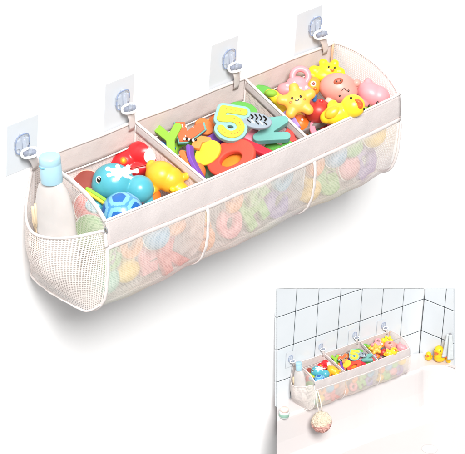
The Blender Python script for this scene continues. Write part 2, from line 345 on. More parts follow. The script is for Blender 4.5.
# hanging straps and hooks
PADS = [((7.3, 126.6), (23.5, 142.5), (34, 166)), ((105.7, 84.7), (124, 98.5), (131, 119)), ((211.7, 45.8), (230.5, 57.5), (235.5, 77)), ((297.7, 14.5), (316.5, 25.0), (324.5, 45))]
HL = ['adhesive hook above the shampoo bottle, lowest and leftmost of the four', 'adhesive hook at the back above the first divider', 'adhesive hook at the back above the second divider', 'adhesive hook at the right rear corner, highest of the four']
HLS = ['tiny hook stuck to the tiles above the small bottle', 'tiny tile hook above the first divider of the small organizer', 'tiny tile hook above the second divider of the small organizer', 'tiny tile hook at the rear right corner of the small organizer']
hookmat = clear('clear_hook_plastic', 'D5DDEA', .22, .1); hookedge = mat('hook_edge', '8C9BBA', .25, .02); ringm = mat('white_plastic_ring', 'F4F4F4', .3, .01); slotm = mat('grey_slot', '8A90A0', .5)
for i, (tl, hk, st) in enumerate(PADS):
    a = at(*tl, 1, -.001); w = .0545; h = .078
    root = empty('wall_hook', 'clear white ' + HL[i], 'hook', (a.x + w / 2, -.0005, a.z - h / 2), group='adhesive wall hooks', small='clear ' + HLS[i])
    bm = bmesh.new(); bmesh.ops.create_cube(bm, size=1, matrix=Matrix.Diagonal((w, .0007, h, 1))); bmesh.ops.bevel(bm, geom=[e for e in bm.edges if abs((e.verts[0].co - e.verts[1].co).y) > .001], offset=.003, segments=3, affect='EDGES')
    from_bm('adhesive_pad', bm, PAD, root, False)
    hc = at(*hk, 1, -.006); cx, cz = hc.x - root.location.x, hc.z - root.location.z
    bm = bmesh.new(); bmesh.ops.create_cube(bm, size=1, matrix=Matrix.Translation((cx - .001, -.003, cz - .002)) @ Matrix.Diagonal((.024, .003, .030, 1)))
    bmesh.ops.bevel(bm, geom=[e for e in bm.edges if abs((e.verts[0].co - e.verts[1].co).y) > .001], offset=.009, segments=5, affect='EDGES')
    from_bm('hook_plate', bm, hookmat, root, False)
    rr = [Vector((cx - .001 + .0118 * (abs(math.cos(t)) ** .6) * (1 if math.cos(t) > 0 else -1), -.0048, cz - .002 + .0148 * (abs(math.sin(t)) ** .6) * (1 if math.sin(t) > 0 else -1))) for t in [2 * math.pi * j / 40 for j in range(40)]]
    tube_obj('plate_edge', rr, .0008, hookedge, root, closed=True)
    tube_obj('hook_arm', [(cx + .001, -.005, cz + .008), (cx + .001, -.0065, cz - .002), (cx + .001, -.008, cz - .013), (cx + .001, -.014, cz - .0155), (cx + .001, -.019, cz - .010), (cx + .001, -.019, cz - .004)], .0030, hookmat, root)
    # strap of the organizer: cloth tab up to a plastic ring with a dark slot
    base = Vector((at(*st, 1, -.004).x, -.005, zback(at(*st, 1, -.004).x) - .004)); ring = Vector((root.location.x + cx + .0035, -.0155, root.location.z + cz - .013))
    tube_obj('strap', [base + Vector((0, -.001, -.008)), base + Vector((0, -.003, .0)), base.lerp(ring, .5) + Vector((0, -.002, 0)), ring + Vector((0, .001, -.003))], 0.0060, TRIM, org, flat=.2, up=(0, 1, 0))
    rx_, ry_ = CR @ Vector((.97, .26, 0)), CR @ Vector((-.26, .97, 0))
    rp = [ring + rx_ * .0115 * (abs(math.cos(t)) ** .8) * (1 if math.cos(t) > 0 else -1) + ry_ * .0062 * math.sin(t) for t in [2 * math.pi * j / 30 for j in range(30)]]
    ro = tube_obj('strap_ring', rp, .0021, ringm, org, closed=True)
    tube_obj('ring_bar', [ring - rx_ * .0085, ring + rx_ * .0085], .0040, slotm, ro)
# ------------------------------------------------------------------ toys
black = mat('eye_black', '17130F', .25, .02); whitev = mat('white_vinyl', 'F4F1EA', .35, .02)
yellow = mat('yellow_vinyl', 'F0C424', .35, .04); amber = mat('amber_vinyl', 'F2B02A', .33, .04); orange = mat('orange_vinyl', 'F5772A', .35, .05)
red = mat('red_vinyl', 'D62A30', .3, .04); teal = mat('teal_vinyl', '4FA6B4', .28, .03); pink = mat('pink_vinyl', 'EE979E', .4, .04)
skin = mat('peach_pink_vinyl', 'E0988C', .4, .05); brown = mat('brown_vinyl', '93463C', .4, .05); darkred = mat('brick_red_vinyl', 'B8352C', .38, .06)
def foam(n, h): return mat('foam_' + n, h, .6, .04, .35, 900, .3)
F_lime, F_green, F_teal, F_red, F_orange, F_yellow, F_purple, F_blue, F_pink = foam('lime', '8ABB3E'), foam('green', '62AC4C'), foam('teal', '6DA8A0'), foam('red', 'D64A42'), foam('orange', 'E07A40'), foam('yellow', 'EFC83A'), foam('purple', '7B4DB0'), foam('blue', '2F78BE'), foam('pink', 'F28C9E')
F_grey = foam('grey', '939EA8'); F_cool = foam('pale_teal', '8AB4B0')
def toy(name, label, cat, px, py, z, tilt=(0, 0, 0), group=None):
    e = (CR @ Euler([math.radians(a) for a in tilt]).to_matrix()).to_euler()
    return empty(name, label + ', in the large organizer', cat, at(px, py, 2, z), e, group, 'tiny ' + label + ', in the small organizer')
def smile(x, y, z, w, d, parent, m=black, r=.5):
    return tube_obj('smile', [Vector(((x + w * (t / 8 - .5)) * K, (y - d * math.sin(math.pi * t / 8)) * K, (z) * K)) for t in range(9)], r * K, m, parent)
# --- first compartment
t = toy('whale_toy', 'teal whale bath toy with a white splash on its head', 'whale toy', 113, 182, .128)
blob('body', [(0, 0, 0, 20.5, 18.5, 18), (-4, -3, 1, 17, 14, 15), (25.5, -7, 1, 14.5, 14, 14), (14, -8, -2, 12, 10, 10), (34, -18, -2, 6, 4, 5, 30)], teal, t)
sp = []
for a, L1 in ((15, 12), (60, 10), (105, 9), (150, 11), (200, 9), (255, 8), (315, 12)):
    for q in range(7):
        r = L1 * q / 6; x = 8 + r * math.cos(math.radians(a)) * 1.3; y = 8.5 + r * math.sin(math.radians(a)) * .68; rr = (x / 20.5) ** 2 + (y / 18.5) ** 2
        z = 18 * math.sqrt(max(0, 1 - rr)) if rr < 1 else 0
        s_ = 2.9 if q < 4 else (2.0 if q < 6 else 2.6)
        sp.append((x, y, z - .3, s_, s_, 1.6))
blob('splash', sp, whitev, t, .6, sm=3)
ball('eye_ring', -12.2, 1.8, 13.2, 3.7, 4.0, 1.6, whitev, t, a=10); ball('eye', -12.6, 1.9, 14.4, 2.2, 2.7, 1.2, black, t)
ball('eye_glint', -13.2, 3.0, 15.5, .7, .7, .4, whitev, t)
t = toy('toy_airplane', 'shiny red plastic vehicle toy with a white window', 'vehicle toy', 138.5, 158, .124, (0, 0, 6))
t.scale = (1.34, 1.3, 1.2)
blob('body', [(-20, -5, 0, 13, 7.5, 8, 12), (-12, -1, 1, 11, 8.5, 8), (4, 4, 0, 13, 9.5, 10), (10, 0, 2, 11, 10, 8), (23, -5, 0, 11, 5.5, 7, -6), (-2, -8, 0, 22, 6, 8)], red, t, sm=4)
ball('window', 9, .5, 9.3, 4.6, 5.8, 1.6, whitev, t, a=-15); ball('emblem', -11, -1, 8.4, 2.6, 3.0, 1.4, orange, t); ball('emblem_dot', -11, -1, 9.4, 1.3, 1.5, .9, yellow, t)
tube_obj('trim_line', [Vector((x * K, (-6.6 + .1 * x) * K, (9.0 - abs(x) * .08) * K)) for x in range(-16, 14, 3)], .5 * K, darkred, t)
t = toy('elephant_toy', 'yellow animal squirt toy with stubby legs', 'animal toy', 164, 177, .128, (0, 0, -12))
t.scale = (1.1, 1.1, 1.1)
blob('body', [(-3, 1, 0, 14, 13, 12), (6, -1, 0, 12, 12, 11), (15, -8, 1, 9, 7.5, 8), (20, 6, 0, 3.6, 5.5, 4.5, -25), (24, -8, -1, 4.5, 4, 4), (18, -14, 1, 5, 4, 5), (-8, -12, 0, 6, 6, 7), (-13, 7, -2, 5, 6, 5)], amber, t)
tube_obj('trunk_ring', [Vector(((-9 + 3.6 * math.cos(a)) * K, (-13.5 + 3.6 * math.sin(a)) * K, 8 * K)) for a in [2 * math.pi * i / 20 for i in range(20)]], 1.5 * K, amber, t, closed=True)
ball('cheek', 10, -9, 9, 3, 2.4, 2, yellow, t)
t = toy('patterned_ball', 'light blue ball with dark blue patches', 'ball', 122.5, 213, .112, (10, -15, 20))
bm = bmesh.new(); bmesh.ops.create_icosphere(bm, subdivisions=6, radius=20.5 * K)
ico = bmesh.new(); bmesh.ops.create_icosphere(ico, subdivisions=1, radius=1); cen = [v.co.normalized() for v in ico.verts]; ico.free()
for f in bm.faces:
    c_ = f.calc_center_median().normalized(); s_ = sorted(cen, key=lambda q: -q.dot(c_)); d1 = s_[0].dot(c_)
    pent = sum(max(0, c_.dot(q)) for q in s_[1:2])
    f.material_index = 1 if (d1 > .93 and d1 - pent > .25) else (2 if d1 - pent < .085 and d1 < .87 else 0)
from_bm('shell', bm, [mat('ball_light_blue', '7AB8D4', .3), mat('ball_dark_blue', '1D62AE', .3), mat('ball_mid_blue', '4C92C8', .3)], t)
t = toy('plastic_disc', 'round brown toy disc with a pale rim', 'disc', 86, 181, .120, (-25, -5, 10))
slab('disc', [circ(0, 0, 13, 11)], 4, brown, t, 1.2); tube_obj('rim', [Vector((13 * K * math.cos(a), 11 * K * math.sin(a), 1.2 * K)) for a in [2 * math.pi * i / 40 for i in range(40)]], .9 * K, mat('pale_pink_rim', 'E9B7A6', .4), t, closed=True)
t = toy('loop_strap', 'lime green and yellow curved plastic loop', 'loop', 99, 199, .122, (-20, 0, -18))
slab('loop', [stroke([(-14, 6), (-6, 4), (5, 1), (16, -3)], 3.4)], 4, F_lime, t, .8); slab('stripe', [stroke([(-15, 3), (-6, .8), (5, -2.5), (16, -7)], 2.6)], 4, F_yellow, t, .6)
t = toy('cup_toy', 'teal stacking cup under the green loop', 'cup', 96, 206, .105, (-10, 0, 0)); blob('cup', [(0, 0, 0, 11, 8, 8)], teal, t)
tube_obj('cup_rim', [Vector((9 * K * math.cos(a), 6 * K * math.sin(a), 6 * K)) for a in [2 * math.pi * i / 30 for i in range(30)]], 1.0 * K, teal, t, closed=True)
# --- second compartment
t = toy('foam_letter', 'lime green foam letter Y at the left end', 'foam letter', 170, 139, .140, (-22, -10, -14))
chunk('letter', [[(-15, 7), (1, -1), (6, -16)], [(1, -1), (3.5, 14)]], 4.3, 5.5, F_lime, t)
t = toy('foam_letter', 'orange foam letter with a teal rim and small marks', 'foam letter', 186, 131, .146, (-20, 5, -10))
zig = [(-12, 6), (-3, 8), (1, -1), (9, 8), (15, 11), (18, 4), (12, -3), (3, -12), (-5, -14), (-8, -6)]
slab('backing', [[(x * 1.12, y * 1.12) for x, y in zig]], 5, F_teal, t, .8); slab('face', [zig], 2, foam('rust', 'D9643A'), t, .5, 3)
for x, y in ((-4, 2), (-1, 3), (-5, 4), (6, 4), (0, -7)): ball('dot', x, y, 4.2, .6, 1.1, .4, whitev, t, a=30, sub=2)
t = toy('foam_oval', 'orange foam oval between the letters', 'foam shape', 204, 127, .143, (-30, 10, -30)); slab('oval', [circ(0, 0, 10, 8.5)], 5, F_orange, t, 1.2)
t = toy('foam_number', 'yellow and teal foam number 5 with tiny holes', 'foam number', 229.5, 123, .164, (-24, 2, -9))
bowl = [(1.5 + 10.2 * math.cos(a), -5.2 + 8.8 * math.sin(a)) for a in [math.radians(118 - 16 * i) for i in range(18)]]
five = [[(12.5, 13), (-8, 13), (-9.5, 2)], [(-9.5, 2)] + bowl]
chunk('backing', five, 7.0, 6, F_cool, t); chunk('face', five, 3.9, 2.4, foam('lemon', 'CFC23A'), t, 3.3)
for i in range(16):
    a = -2.4 + i * .34; x, y = (10.2 * math.cos(a) + 1.5, -5.2 + 8.8 * math.sin(a)) if i < 12 else (-5.5 + 4.8 * (i - 12), 13.0)
    ball('dot', x, y, 4.5, .55, .55, .3, F_orange, t, sub=2)
t = toy('foam_oval', 'light green foam oval at the back behind the 5', 'foam shape', 243, 110, .150, (-38, 10, -10)); slab('oval', [circ(0, 0, 15, 10)], 4, F_green, t, 1.2); slab('backing', [circ(0, 0, 16, 11)], 2, F_lime, t, .5, -2.6)
t = toy('zebra_disc', 'grey foam oval with black zebra stripes', 'foam shape', 256, 121, .166, (-32, 8, -8))
slab('disc', [circ(0, 0, 16, 9.5)], 4, F_grey, t, 1)
for x in range(-12, 11, 5):
    slab('stripe', [stroke([(x * .9, 7.0 - abs(x) * .2), (x * .9 + 2.5, 3.0), (x * .9 + 1.5, .5)], 1.3 + .25 * (x % 3))], .8, black, t, .2, 2.2); slab('mark', [stroke([(x * .85 + 1, -1.5), (x * .85 + 4, -5 + .1 * abs(x))], 1.2)], .7, whitev if x % 2 else black, t, .2, 2.2)
t = toy('foam_letter', 'teal foam letter Z near the right divider', 'foam letter', 270, 131, .141, (-28, 6, 4))
chunk('letter', [[(-13, 9), (15, 10), (-14, -8), (15, -8.5)]], 4.6, 8, F_teal, t)
t = toy('foam_strip', 'red foam bar lying beside the big ring', 'foam shape', 261, 151, .134, (-35, 0, -20)); slab('bar', [stroke([(-18, 2), (-6, 1), (4, 0), (13, -1)], 9)], 6, foam('crimson', 'D22C3C'), t, 1.2)
t = toy('foam_wedge', 'dark red foam wedge in the right corner', 'foam shape', 289, 137, .128, (-20, 0, 10)); slab('wedge', [[(-7, -8), (7, -6), (5, 4), (0, 9), (-6, 3)]], 7, foam('brick', 'C9463F'), t, 1.4)
t = toy('foam_ring', 'big red foam ring', 'foam ring', 231.5, 158.5, .128, (-34, -14, 18))
slab('ring', [circ(0, 0, 25.5, 20.5, 64), circ(0, -2, 11.5, 8, 48)[::-1]], 7, foam('coral', 'D6503F'), t, 1.8)
t = toy('foam_disc', 'orange foam disc seen through the hole of the red ring', 'foam shape', 235, 162, .117, (-36, -14, 18)); slab('disc', [circ(0, 0, 15, 12)], 5, foam('tangerine', 'F59331'), t, 1)
t = toy('foam_disc', 'yellow foam disc beside the red ring', 'foam shape', 208, 153, .128, (-20, -12, 40)); slab('disc', [circ(0, 0, 15, 11)], 5, F_yellow, t, 1.2)
t = toy('foam_strip', 'purple curved foam strip by the left divider', 'foam shape', 195, 161, .142, (-8, -30, 0)); slab('strip', [stroke([(-7, 14), (-5, 4), (1, -6), (9, -17)], 4.2)], 9, F_purple, t, .8)
t = toy('foam_strip', 'orange curved foam strip by the left divider', 'foam shape', 188, 163, .136, (-10, -20, 4)); slab('strip', [stroke([(-5, 10), (-2, 3), (2, -6), (6, -13)], 6)], 8, F_orange, t, .8)
t = toy('foam_bar', 'orange foam arrow piece behind the yellow disc', 'foam shape', 200, 141, .140, (-30, 0, 10)); slab('bar', [[(-10, -6), (-6, 2), (2, 5), (11, 1), (12, -4), (2, -3), (-2, -10)]], 5, foam('apricot', 'F3914B'), t, 1)
t = toy('foam_block', 'blue foam block under the green letter', 'foam shape', 165, 149, .122, (-30, 0, -20)); slab('block', [[(-9, -4), (9, -6), (10, 5), (-8, 6)]], 6, F_blue, t, 1)
t = toy('bead_string', 'string of black and white beads', 'beads', 190, 139, .142)
for i in range(6): ball('bead', -5.5 + 2.2 * i, .6 * math.sin(i * 1.4) - .25 * i, 2, 1.6, 1.6, 1.6, black if i % 2 else whitev, t, sub=3)
t = toy('foam_block', 'purple foam block at the back by the 5', 'foam shape', 211, 142, .128, (-30, 0, 30)); slab('block', [[(-12, -6), (11, -7), (9, 6), (-10, 7)]], 6, F_purple, t, 1)
t = toy('foam_block', 'green foam block at the back left', 'foam shape', 187, 118, .128, (-35, 0, 15)); slab('block', [circ(0, 0, 14, 8)], 6, F_orange, t, 1); t['label'] = 'orange foam pebble at the back left, in the large organizer'; ROOTS[-1] = (t, 'tiny orange foam pebble at the back left, in the small organizer')
# --- third compartment
t = toy('foam_letter', 'green foam piece in the rear left corner', 'foam letter', 265, 96, .140, (-25, 0, -15)); slab('piece', [stroke([(-10, 4), (0, 5), (9, -1)], 11)], 7, F_green, t, 1.6)
t = toy('banana_toy', 'yellow and lime curved fruit toy', 'fruit toy', 280, 103, .138, (0, 0, -20)); blob('body', [(-11, 6, 0, 8, 5, 6, 10), (-3, 3, 0, 9, 6, 6), (5, -3, 0, 10, 7.5, 7, -35), (12, -11, 0, 7.5, 9, 7, 20)], mat('lemon_vinyl', 'F7D92B', .35), t); ball('leaf', -12, 6, 3, 6.5, 4, 5, F_lime, t, a=15)
t = toy('starfish_toy', 'orange starfish bath toy with a smiling face', 'starfish toy', 297, 101, .160, (-10, 4, 12))
E_ = [(0, 0, 0, 13.5, 12.5, 7.2)]
for i in range(5):
    a = math.radians(90 + 72 * i)
    for q in (7, 11, 14.2): E_.append((q * math.cos(a) * 1.12, q * math.sin(a), 0, 7.4 - q * .14, 7.4 - q * .14, 5.2))
blob('body', E_, mat('starfish_orange', 'FDAE45', .4, .05, .2), t)
for sx in (-1, 1): ball('eye', 4.4 * sx - .5, 2.4, 6.8, 1.1, 1.5, .8, black, t); ball('cheek', 7.2 * sx, -1.2, 6.0, 1.6, 1.1, .6, orange, t)
smile(-.5, 0, 7.2, 4, 1.6, t)
t = toy('handbag_toy', 'pink dotted toy with a round ring handle', 'ring toy', 297.5, 85, .150, (-8, 0, -8))
t.scale = (1.15, 1.18, 1.1)
blob('body', [(-9, -6, 0, 9, 7, 7), (0, -5, 0, 12, 9, 8), (8, -7, 0, 8, 8, 7), (0, 2, 0, 10, 6, 6)], pink, t)
tube_obj('ring_handle', [Vector(((1.5 + 7.2 * math.cos(a)) * K, (8 + 6.8 * math.sin(a)) * K, 1 * K)) for a in [2 * math.pi * i / 32 for i in range(32)]], 2.9 * K, pink, t, closed=True)
for x, y in ((-9, -3), (-3, 0), (3, -4), (8, -2), (-5, -7), (0, -9), (7, -9), (11, -6)): ball('dot', x, y, 7.9 - .045 * (x * x) * .6 - .03 * abs(y + 5) ** 2, 1.4, 1.4, 1.0, whitev, t, sub=3)
t = toy('owl_toy', 'amber owl toy with one round white eye showing', 'owl toy', 313, 86, .148); blob('body', [(0, 0, 0, 8.5, 10, 8), (-4, 8, 0, 3, 4, 3)], mat('ochre_vinyl', 'E79A33', .4), t); ball('eye_ring', 0, 2, 7.4, 3.0, 3.0, 1.2, whitev, t); ball('eye', .3, 2, 8.4, 1.5, 1.7, .8, brown, t); ball('beak', 2, -3.2, 7.8, 2, 1.6, 1.6, orange, t)
t = toy('bear_toy', 'yellow star shaped bear toy in the rear corner', 'bear toy', 328, 71, .150, (-5, 0, -8))
blob('body', [(0, 0, 0, 11, 9, 8), (-14, -2, 0, 7, 6, 6), (-17, -8, 0, 5, 6, 5), (6, 9, 0, 4.5, 4.5, 4), (-6, 8, 0, 5, 4.5, 4), (12, 1, 0, 6, 5, 5), (15, -3, 0, 5, 4, 4), (-4, -6, 0, 12, 7, 7)], mat('bright_yellow_vinyl', 'F8D722', .38), t)
ball('eye', 6.5, 3.5, 7.0, .9, 1.2, .7, black, t); ball('eye', 0, 3.2, 8.0, .9, 1.2, .7, black, t); ball('snout', 4, .5, 7.2, 2.4, 1.8, 1.6, orange, t)
t = toy('pig_head_toy', 'large round peach pig head toy, biggest in the right compartment', 'pig toy', 338, 88, .150, (0, 0, -6))
blob('head', [(0, 0, 0, 19.5, 16, 16), (4, -3, 0, 17, 14, 15), (17, 6, 0, 5, 4, 4, -20)], skin, t)
blob('ear', [(-8, -15, 6, 4.5, 6, 4, -20)], mat('pale_peach_vinyl', 'F2B4A6', .4), t); blob('ear', [(18.5, 7, 3, 4.8, 4, 3.4, 25)], skin, t)
ball('nostril', -2.6, 5.6, 17.0, .7, .9, .5, black, t, sub=2); ball('nostril', .8, 6.8, 16.9, .7, .9, .5, black, t, sub=2); ball('snout', -1.0, 6.0, 15.2, 5.0, 3.4, 2.0, mat('snout_brown', 'A9583F', .45), t, a=25)
ball('eye', 2, -8.5, 13.4, 1.1, 1.3, .8, black, t); ball('eye', 10.5, -2.6, 14.0, 1.1, 1.3, .8, black, t); smile(6.0, -3.2, 15.3, 5, -2.5, t, r=.45)
t = toy('rubber_duck', 'yellow rubber duck with a big orange beak', 'rubber duck', 346, 108, .152, (0, 0, 0))
blob('body', [(-9, -6, 0, 15, 11, 11, 18), (-19, -9, 0, 8, 7, 7, 30), (7, 2, 3, 12.5, 12, 11), (-14, 3, 0, 5, 6, 4, -30)], mat('duck_yellow', 'FFD42A', .32), t)
blob('wing', [(-14, -5, 8, 9, 6, 4.5, 30)], amber, t); blob('beak', [(12.5, 5.5, 12.0, 5.2, 2.6, 3.4, -35), (13.5, 1.8, 11.5, 3.6, 3.2, 3, -35)], mat('beak_orange', 'F2602A', .35), t)
ball('eye', 4.5, 9.5, 12.0, 1.2, 1.4, .9, black, t); ball('eye', 18.0, -1.5, 9.8, 1.0, 1.3, .9, black, t)
t = toy('pig_toy', 'pink pig toy with small black eyes at the right end', 'pig toy', 371, 94, .138, (0, 0, -30))
blob('body', [(0, 0, 0, 16, 12, 12), (8, 2, 0, 12, 11, 11), (-8, 8, 0, 5, 6, 5, 40), (-2, -10, 0, 8, 6, 7)], pink, t); ball('eye', 10, -5, 10.4, 1.0, 1.5, .8, black, t); ball('eye', 4, -12.4, 9.0, 1.0, 1.5, .8, black, t); ball('snout', 13, -9, 7.5, 3.4, 2.8, 2.4, mat('rose_vinyl', 'EE6E7C', .4), t)
t = toy('rubber_ball', 'brick red ball below the starfish', 'ball', 318, 111, .134); blob('ball', [(0, 0, 0, 14.5, 12.5, 13)], darkred, t); ball('valve', 3, 10, 8, 2.4, 2.4, 1.2, red, t)
t = toy('peg_toy', 'little blue knob by the starfish arm', 'peg', 313.5, 96.5, .160); blob('knob', [(0, 0, 0, 3.4, 3.4, 3.4), (1, -3, -1, 2.4, 2.6, 2.4)], mat('blue_vinyl', '2E6DA8', .35), t, .5)
t = toy('soft_block', 'dull grey rubber piece at the front', 'block', 313, 126, .112, (-30, 0, 22)); slab('block', [stroke([(-15, 0), (0, 1), (16, 1)], 9)], 9, mat('grey_rubber', '77706C', .6), t, 2)

# --- smaller pieces that fill the gaps between the big ones
def piece(kind, ch, colour, m, px, py, z, size, tilt):
    side_ = 'left' if px < 185 else ('right' if px > 297 or (px > 262 and py < 100) or kind == 'cube_r' else 'middle')
    nm = {'l': 'foam letter ' + ch, 'b': 'soft ball', 'c': 'foam crescent'}[kind]
    lab = '%s %s peeping between toys at the top of the %s compartment' % (colour, nm, side_)
    t = toy({'l': 'foam_letter', 'b': 'rubber_ball', 'c': 'foam_crescent'}[kind], lab, {'l': 'foam letter', 'b': 'ball', 'c': 'foam shape'}[kind], px, py, z, tilt, 'pieces between the big toys')
    t['label'] = lab + ', large organizer'; ROOTS[-1] = (t, 'tiny ' + lab)
    if kind == 'l': glyph('letter', ch, size, 6, 2.0, m, t, 1.2)
    elif kind == 'b': blob('ball', [(0, 0, 0, size / 2, size / 2, size / 2)], m, t, 1.0); ball('valve', size * .1, size * .2, size * .44, 1.4, 1.4, 1, whitev, t, sub=2)
    else: slab('crescent', [stroke([(size * .5 * math.cos(a), size * .5 * math.sin(a)) for a in [.3 + i * .5 for i in range(9)]], size * .3)], 6, m, t, 1.2)
for a in [('l', 'C', 'orange', F_orange, 221, 119, .128, 30, (-35, 0, 20)), ('l', 'A', 'pink', F_pink, 252, 141, .126, 30, (-30, 5, -20)), ('c', '', 'blue', F_blue, 246, 146, .118, 22, (-30, 0, 0)),
          ('l', 'M', 'lilac', foam('f_lilac2', 'A58BC6'), 285, 124, .126, 28, (-35, 0, 30)), ('c', '', 'lime', F_lime, 184, 151, .118, 20, (-30, 0, 40)), ('l', 'E', 'red', F_red, 214, 146, .118, 30, (-35, 0, -15)),
          ('c', '', 'teal', F_teal, 262, 112, .128, 20, (-40, 0, 10)), ('l', 'T', 'yellow', F_yellow, 198, 121, .124, 26, (-40, 0, -20)), ('l', 'L', 'green', F_green, 279, 145, .118, 28, (-30, 0, 60)), ('b', '', 'orange', F_orange, 196, 172, .105, 20, (0, 0, 0)),
          ('b', '', 'orange', orange, 149, 197, .100, 24, (0, 0, 0)), ('b', '', 'green', F_green, 181, 172, .100, 22, (0, 0, 0)), ('l', 'U', 'pink', F_pink, 165, 158, .105, 30, (-30, 0, 10)), ('c', '', 'yellow', F_yellow, 112, 162, .108, 22, (-30, 0, 10)), ('b', '', 'red', red, 178, 187, .098, 20, (0, 0, 0)),
          ('b', '', 'orange', orange, 300, 124, .112, 20, (0, 0, 0)), ('b', '', 'lime', F_lime, 366, 110, .112, 20, (0, 0, 0)), ('c', '', 'pink', F_pink, 322, 128, .112, 20, (-20, 0, 0)), ('l', 'W', 'red', F_red, 330, 122, .112, 26, (-30, 0, 10))]:
    piece(*a)
# --- toys packed below, seen through the nets
cols = [('orange', foam('f_orange', 'EE9A45')), ('yellow', foam('f_yellow', 'F3CB45')), ('pink', foam('f_pink', 'EE9AA0')), ('green', foam('f_green', '8CC66A')), ('red', foam('f_red', 'DD5A4C')), ('blue', foam('f_blue', '67A9CC')), ('lilac', foam('f_lilac', 'A58BC6')), ('mint', foam('f_mint', '8FCDB4'))]
side = ['left', 'middle', 'right']; rows = ['bottom', 'middle', 'upper']
YAW = math.radians(8)
def fill(ci, kind, ch, col, x, y, z, size, pitch, roll, where):
    cn, m = cols[col]
    base = {'letter': 'foam letter ' + ch, 'ring': 'foam ring', 'ball': 'soft ball', 'duck': 'rubber duck'}[kind]
    d = '%s %s %s in the %s compartment' % (cn, base, where, side[ci])
    cat = {'letter': 'foam letter', 'ring': 'foam ring', 'ball': 'ball', 'duck': 'rubber duck'}[kind]
    t = empty({'letter': 'foam_letter', 'ring': 'foam_ring', 'ball': 'rubber_ball', 'duck': 'rubber_duck'}[kind], d + ', large organizer', cat, (x, y, z), (math.radians(pitch), math.radians(roll), YAW), 'toys packed behind the net', 'tiny ' + d + ', small organizer')
    s = size / .0145 * 10 / 10
    if kind == 'letter': glyph('letter', ch, size / K * 1.35, 7, 2.4, m, t, 1.4)
    elif kind == 'ring': r = size / K / 2; slab('ring', [circ(0, 0, r, r), circ(0, 0, r * .42, r * .42, 30)[::-1]], 8, m, t, 1.6)
    elif kind == 'ball': blob('ball', [(0, 0, 0, size / K / 2, size / K / 2, size / K / 2.2)], m, t, 1.4); tube_obj('seam', [Vector((size / 2 * 1.0 * math.cos(a), size / 2 * 1.0 * math.sin(a), 0)) for a in [2 * math.pi * i / 30 for i in range(30)]], .0009, whitev, t, closed=True)
    else:
        r = size / K / 2; blob('body', [(0, -r * .3, 0, r * .95, r * .62, r * .6), (r * .25, r * .5, .1 * r, r * .5, r * .5, r * .48), (-r * .85, 0, 0, r * .3, r * .3, r * .25)], m, t, 1.3); ball('beak', r * .75, r * .45, .15 * r, r * .26, r * .14, r * .2, orange, t); ball('eye', r * .35, r * .65, r * .5, r * .08, r * .1, r * .06, black, t)
rnd = random.Random(11)
plan = [  # compartment, columns of (kind, char, colour) from bottom to top beside the front net
 [[('ball', '', 7), ('letter', 'B', 3)], [('duck', '', 1), ('ring', '', 0)], [('letter', 'E', 2), ('ball', '', 5)], [('letter', 'K', 4), ('duck', '', 0)]],
 [[('letter', 'S', 0), ('letter', 'P', 1)], [('ring', '', 2), ('letter', '3', 0)], [('letter', 'H', 3), ('letter', 'R', 3)], [('letter', 'C', 6), ('ring', '', 5)]],
 [[('duck', '', 1), ('letter', '8', 0)], [('letter', 'G', 3), ('ball', '', 5)], [('ball', '', 2), ('duck', '', 3)], [('letter', 'D', 6), ('ball', '', 1)]]]
for ci, cc in enumerate(plan):
    x0, x1 = (SEAM[ci] + .012, SEAM[ci + 1] - .008)
    for k_, colm in enumerate(cc):
        for r_i, (kind, ch, co) in enumerate(colm):
            x = x0 + (x1 - x0) * (k_ + .5) / 4; z = .028 + .048 * r_i + rnd.uniform(-.004, .004)
            fill(ci, kind, ch, co, x, -.124 + .006 * (r_i == 0) + rnd.uniform(-.002, .004), z, .046, 78 + rnd.uniform(-12, 8), rnd.uniform(-25, 25), 'at the bottom' if r_i == 0 else 'half way up')
# a deeper layer that carries the pile
deep = [[('ball', 3), ('ball', 4), ('ball', 1), ('ring', 5), ('duck', 2)], [('ring', 4), ('ball', 3), ('ring', 7), ('ball', 0), ('ball', 6)], [('ball', 0), ('ring', 1), ('ball', 7), ('ring', 2), ('duck', 4)]]
for ci, lst in enumerate(deep):
    x0, x1 = SEAM[ci] + .03, SEAM[ci + 1] - .03
    for i, (kind, co) in enumerate(lst):
        fill(ci, kind, '', co, x0 + (x1 - x0) * (i + .5) / 5, -.062 + (.022 if i % 2 else -.012), .088 if i % 2 else .078, .052, 20 if kind == 'ring' else 50, rnd.uniform(-15, 15), 'deep behind the others')

# --- left pocket: bottle and bath brush
bot = empty('shampoo_bottle', 'milky shampoo bottle with light blue cap in the left pocket of the large organizer', 'bottle', (.0, 0, 0), (0, 0, 0), None, 'tiny milky shampoo bottle with blue cap in the left pocket of the small organizer')
top = at(45.5, 157, 1, -.056)
bot.location = top + Vector((.007, 0, 0)); bot.rotation_euler = (Euler((math.radians(-7), math.radians(-2), 0)).to_matrix() @ Euler((0, 0, math.radians(-75))).to_matrix()).to_euler()
print('BOT', top)
def lathe(name, prof, m, parent, sx=1, sy=1, n=48):
    bm = bmesh.new(); rs = []
    for r, z in prof: rs.append([bm.verts.new((r * sx * math.cos(2 * math.pi * i / n), r * sy * math.sin(2 * math.pi * i / n), z)) for i in range(n)] if r > 0 else [bm.verts.new((0, 0, z))])
    for A, B in zip(rs, rs[1:]):
        if len(A) == 1 and len(B) == 1: continue
        for i in range(n):
            j = (i + 1) % n
            if len(A) == 1: bm.faces.new((A[0], B[j], B[i]))
            elif len(B) == 1: bm.faces.new((A[i], A[j], B[0]))
            else: bm.faces.new((A[i], A[j], B[j], B[i]))
    bmesh.ops.recalc_face_normals(bm, faces=bm.faces)
    return from_bm(name, bm, m, parent)
capm = mat('light_blue_cap', 'A3C8D6', .35, .02); bodym = mat('milky_bottle_plastic', 'C4BFBC', .22, .04, sss=.3)
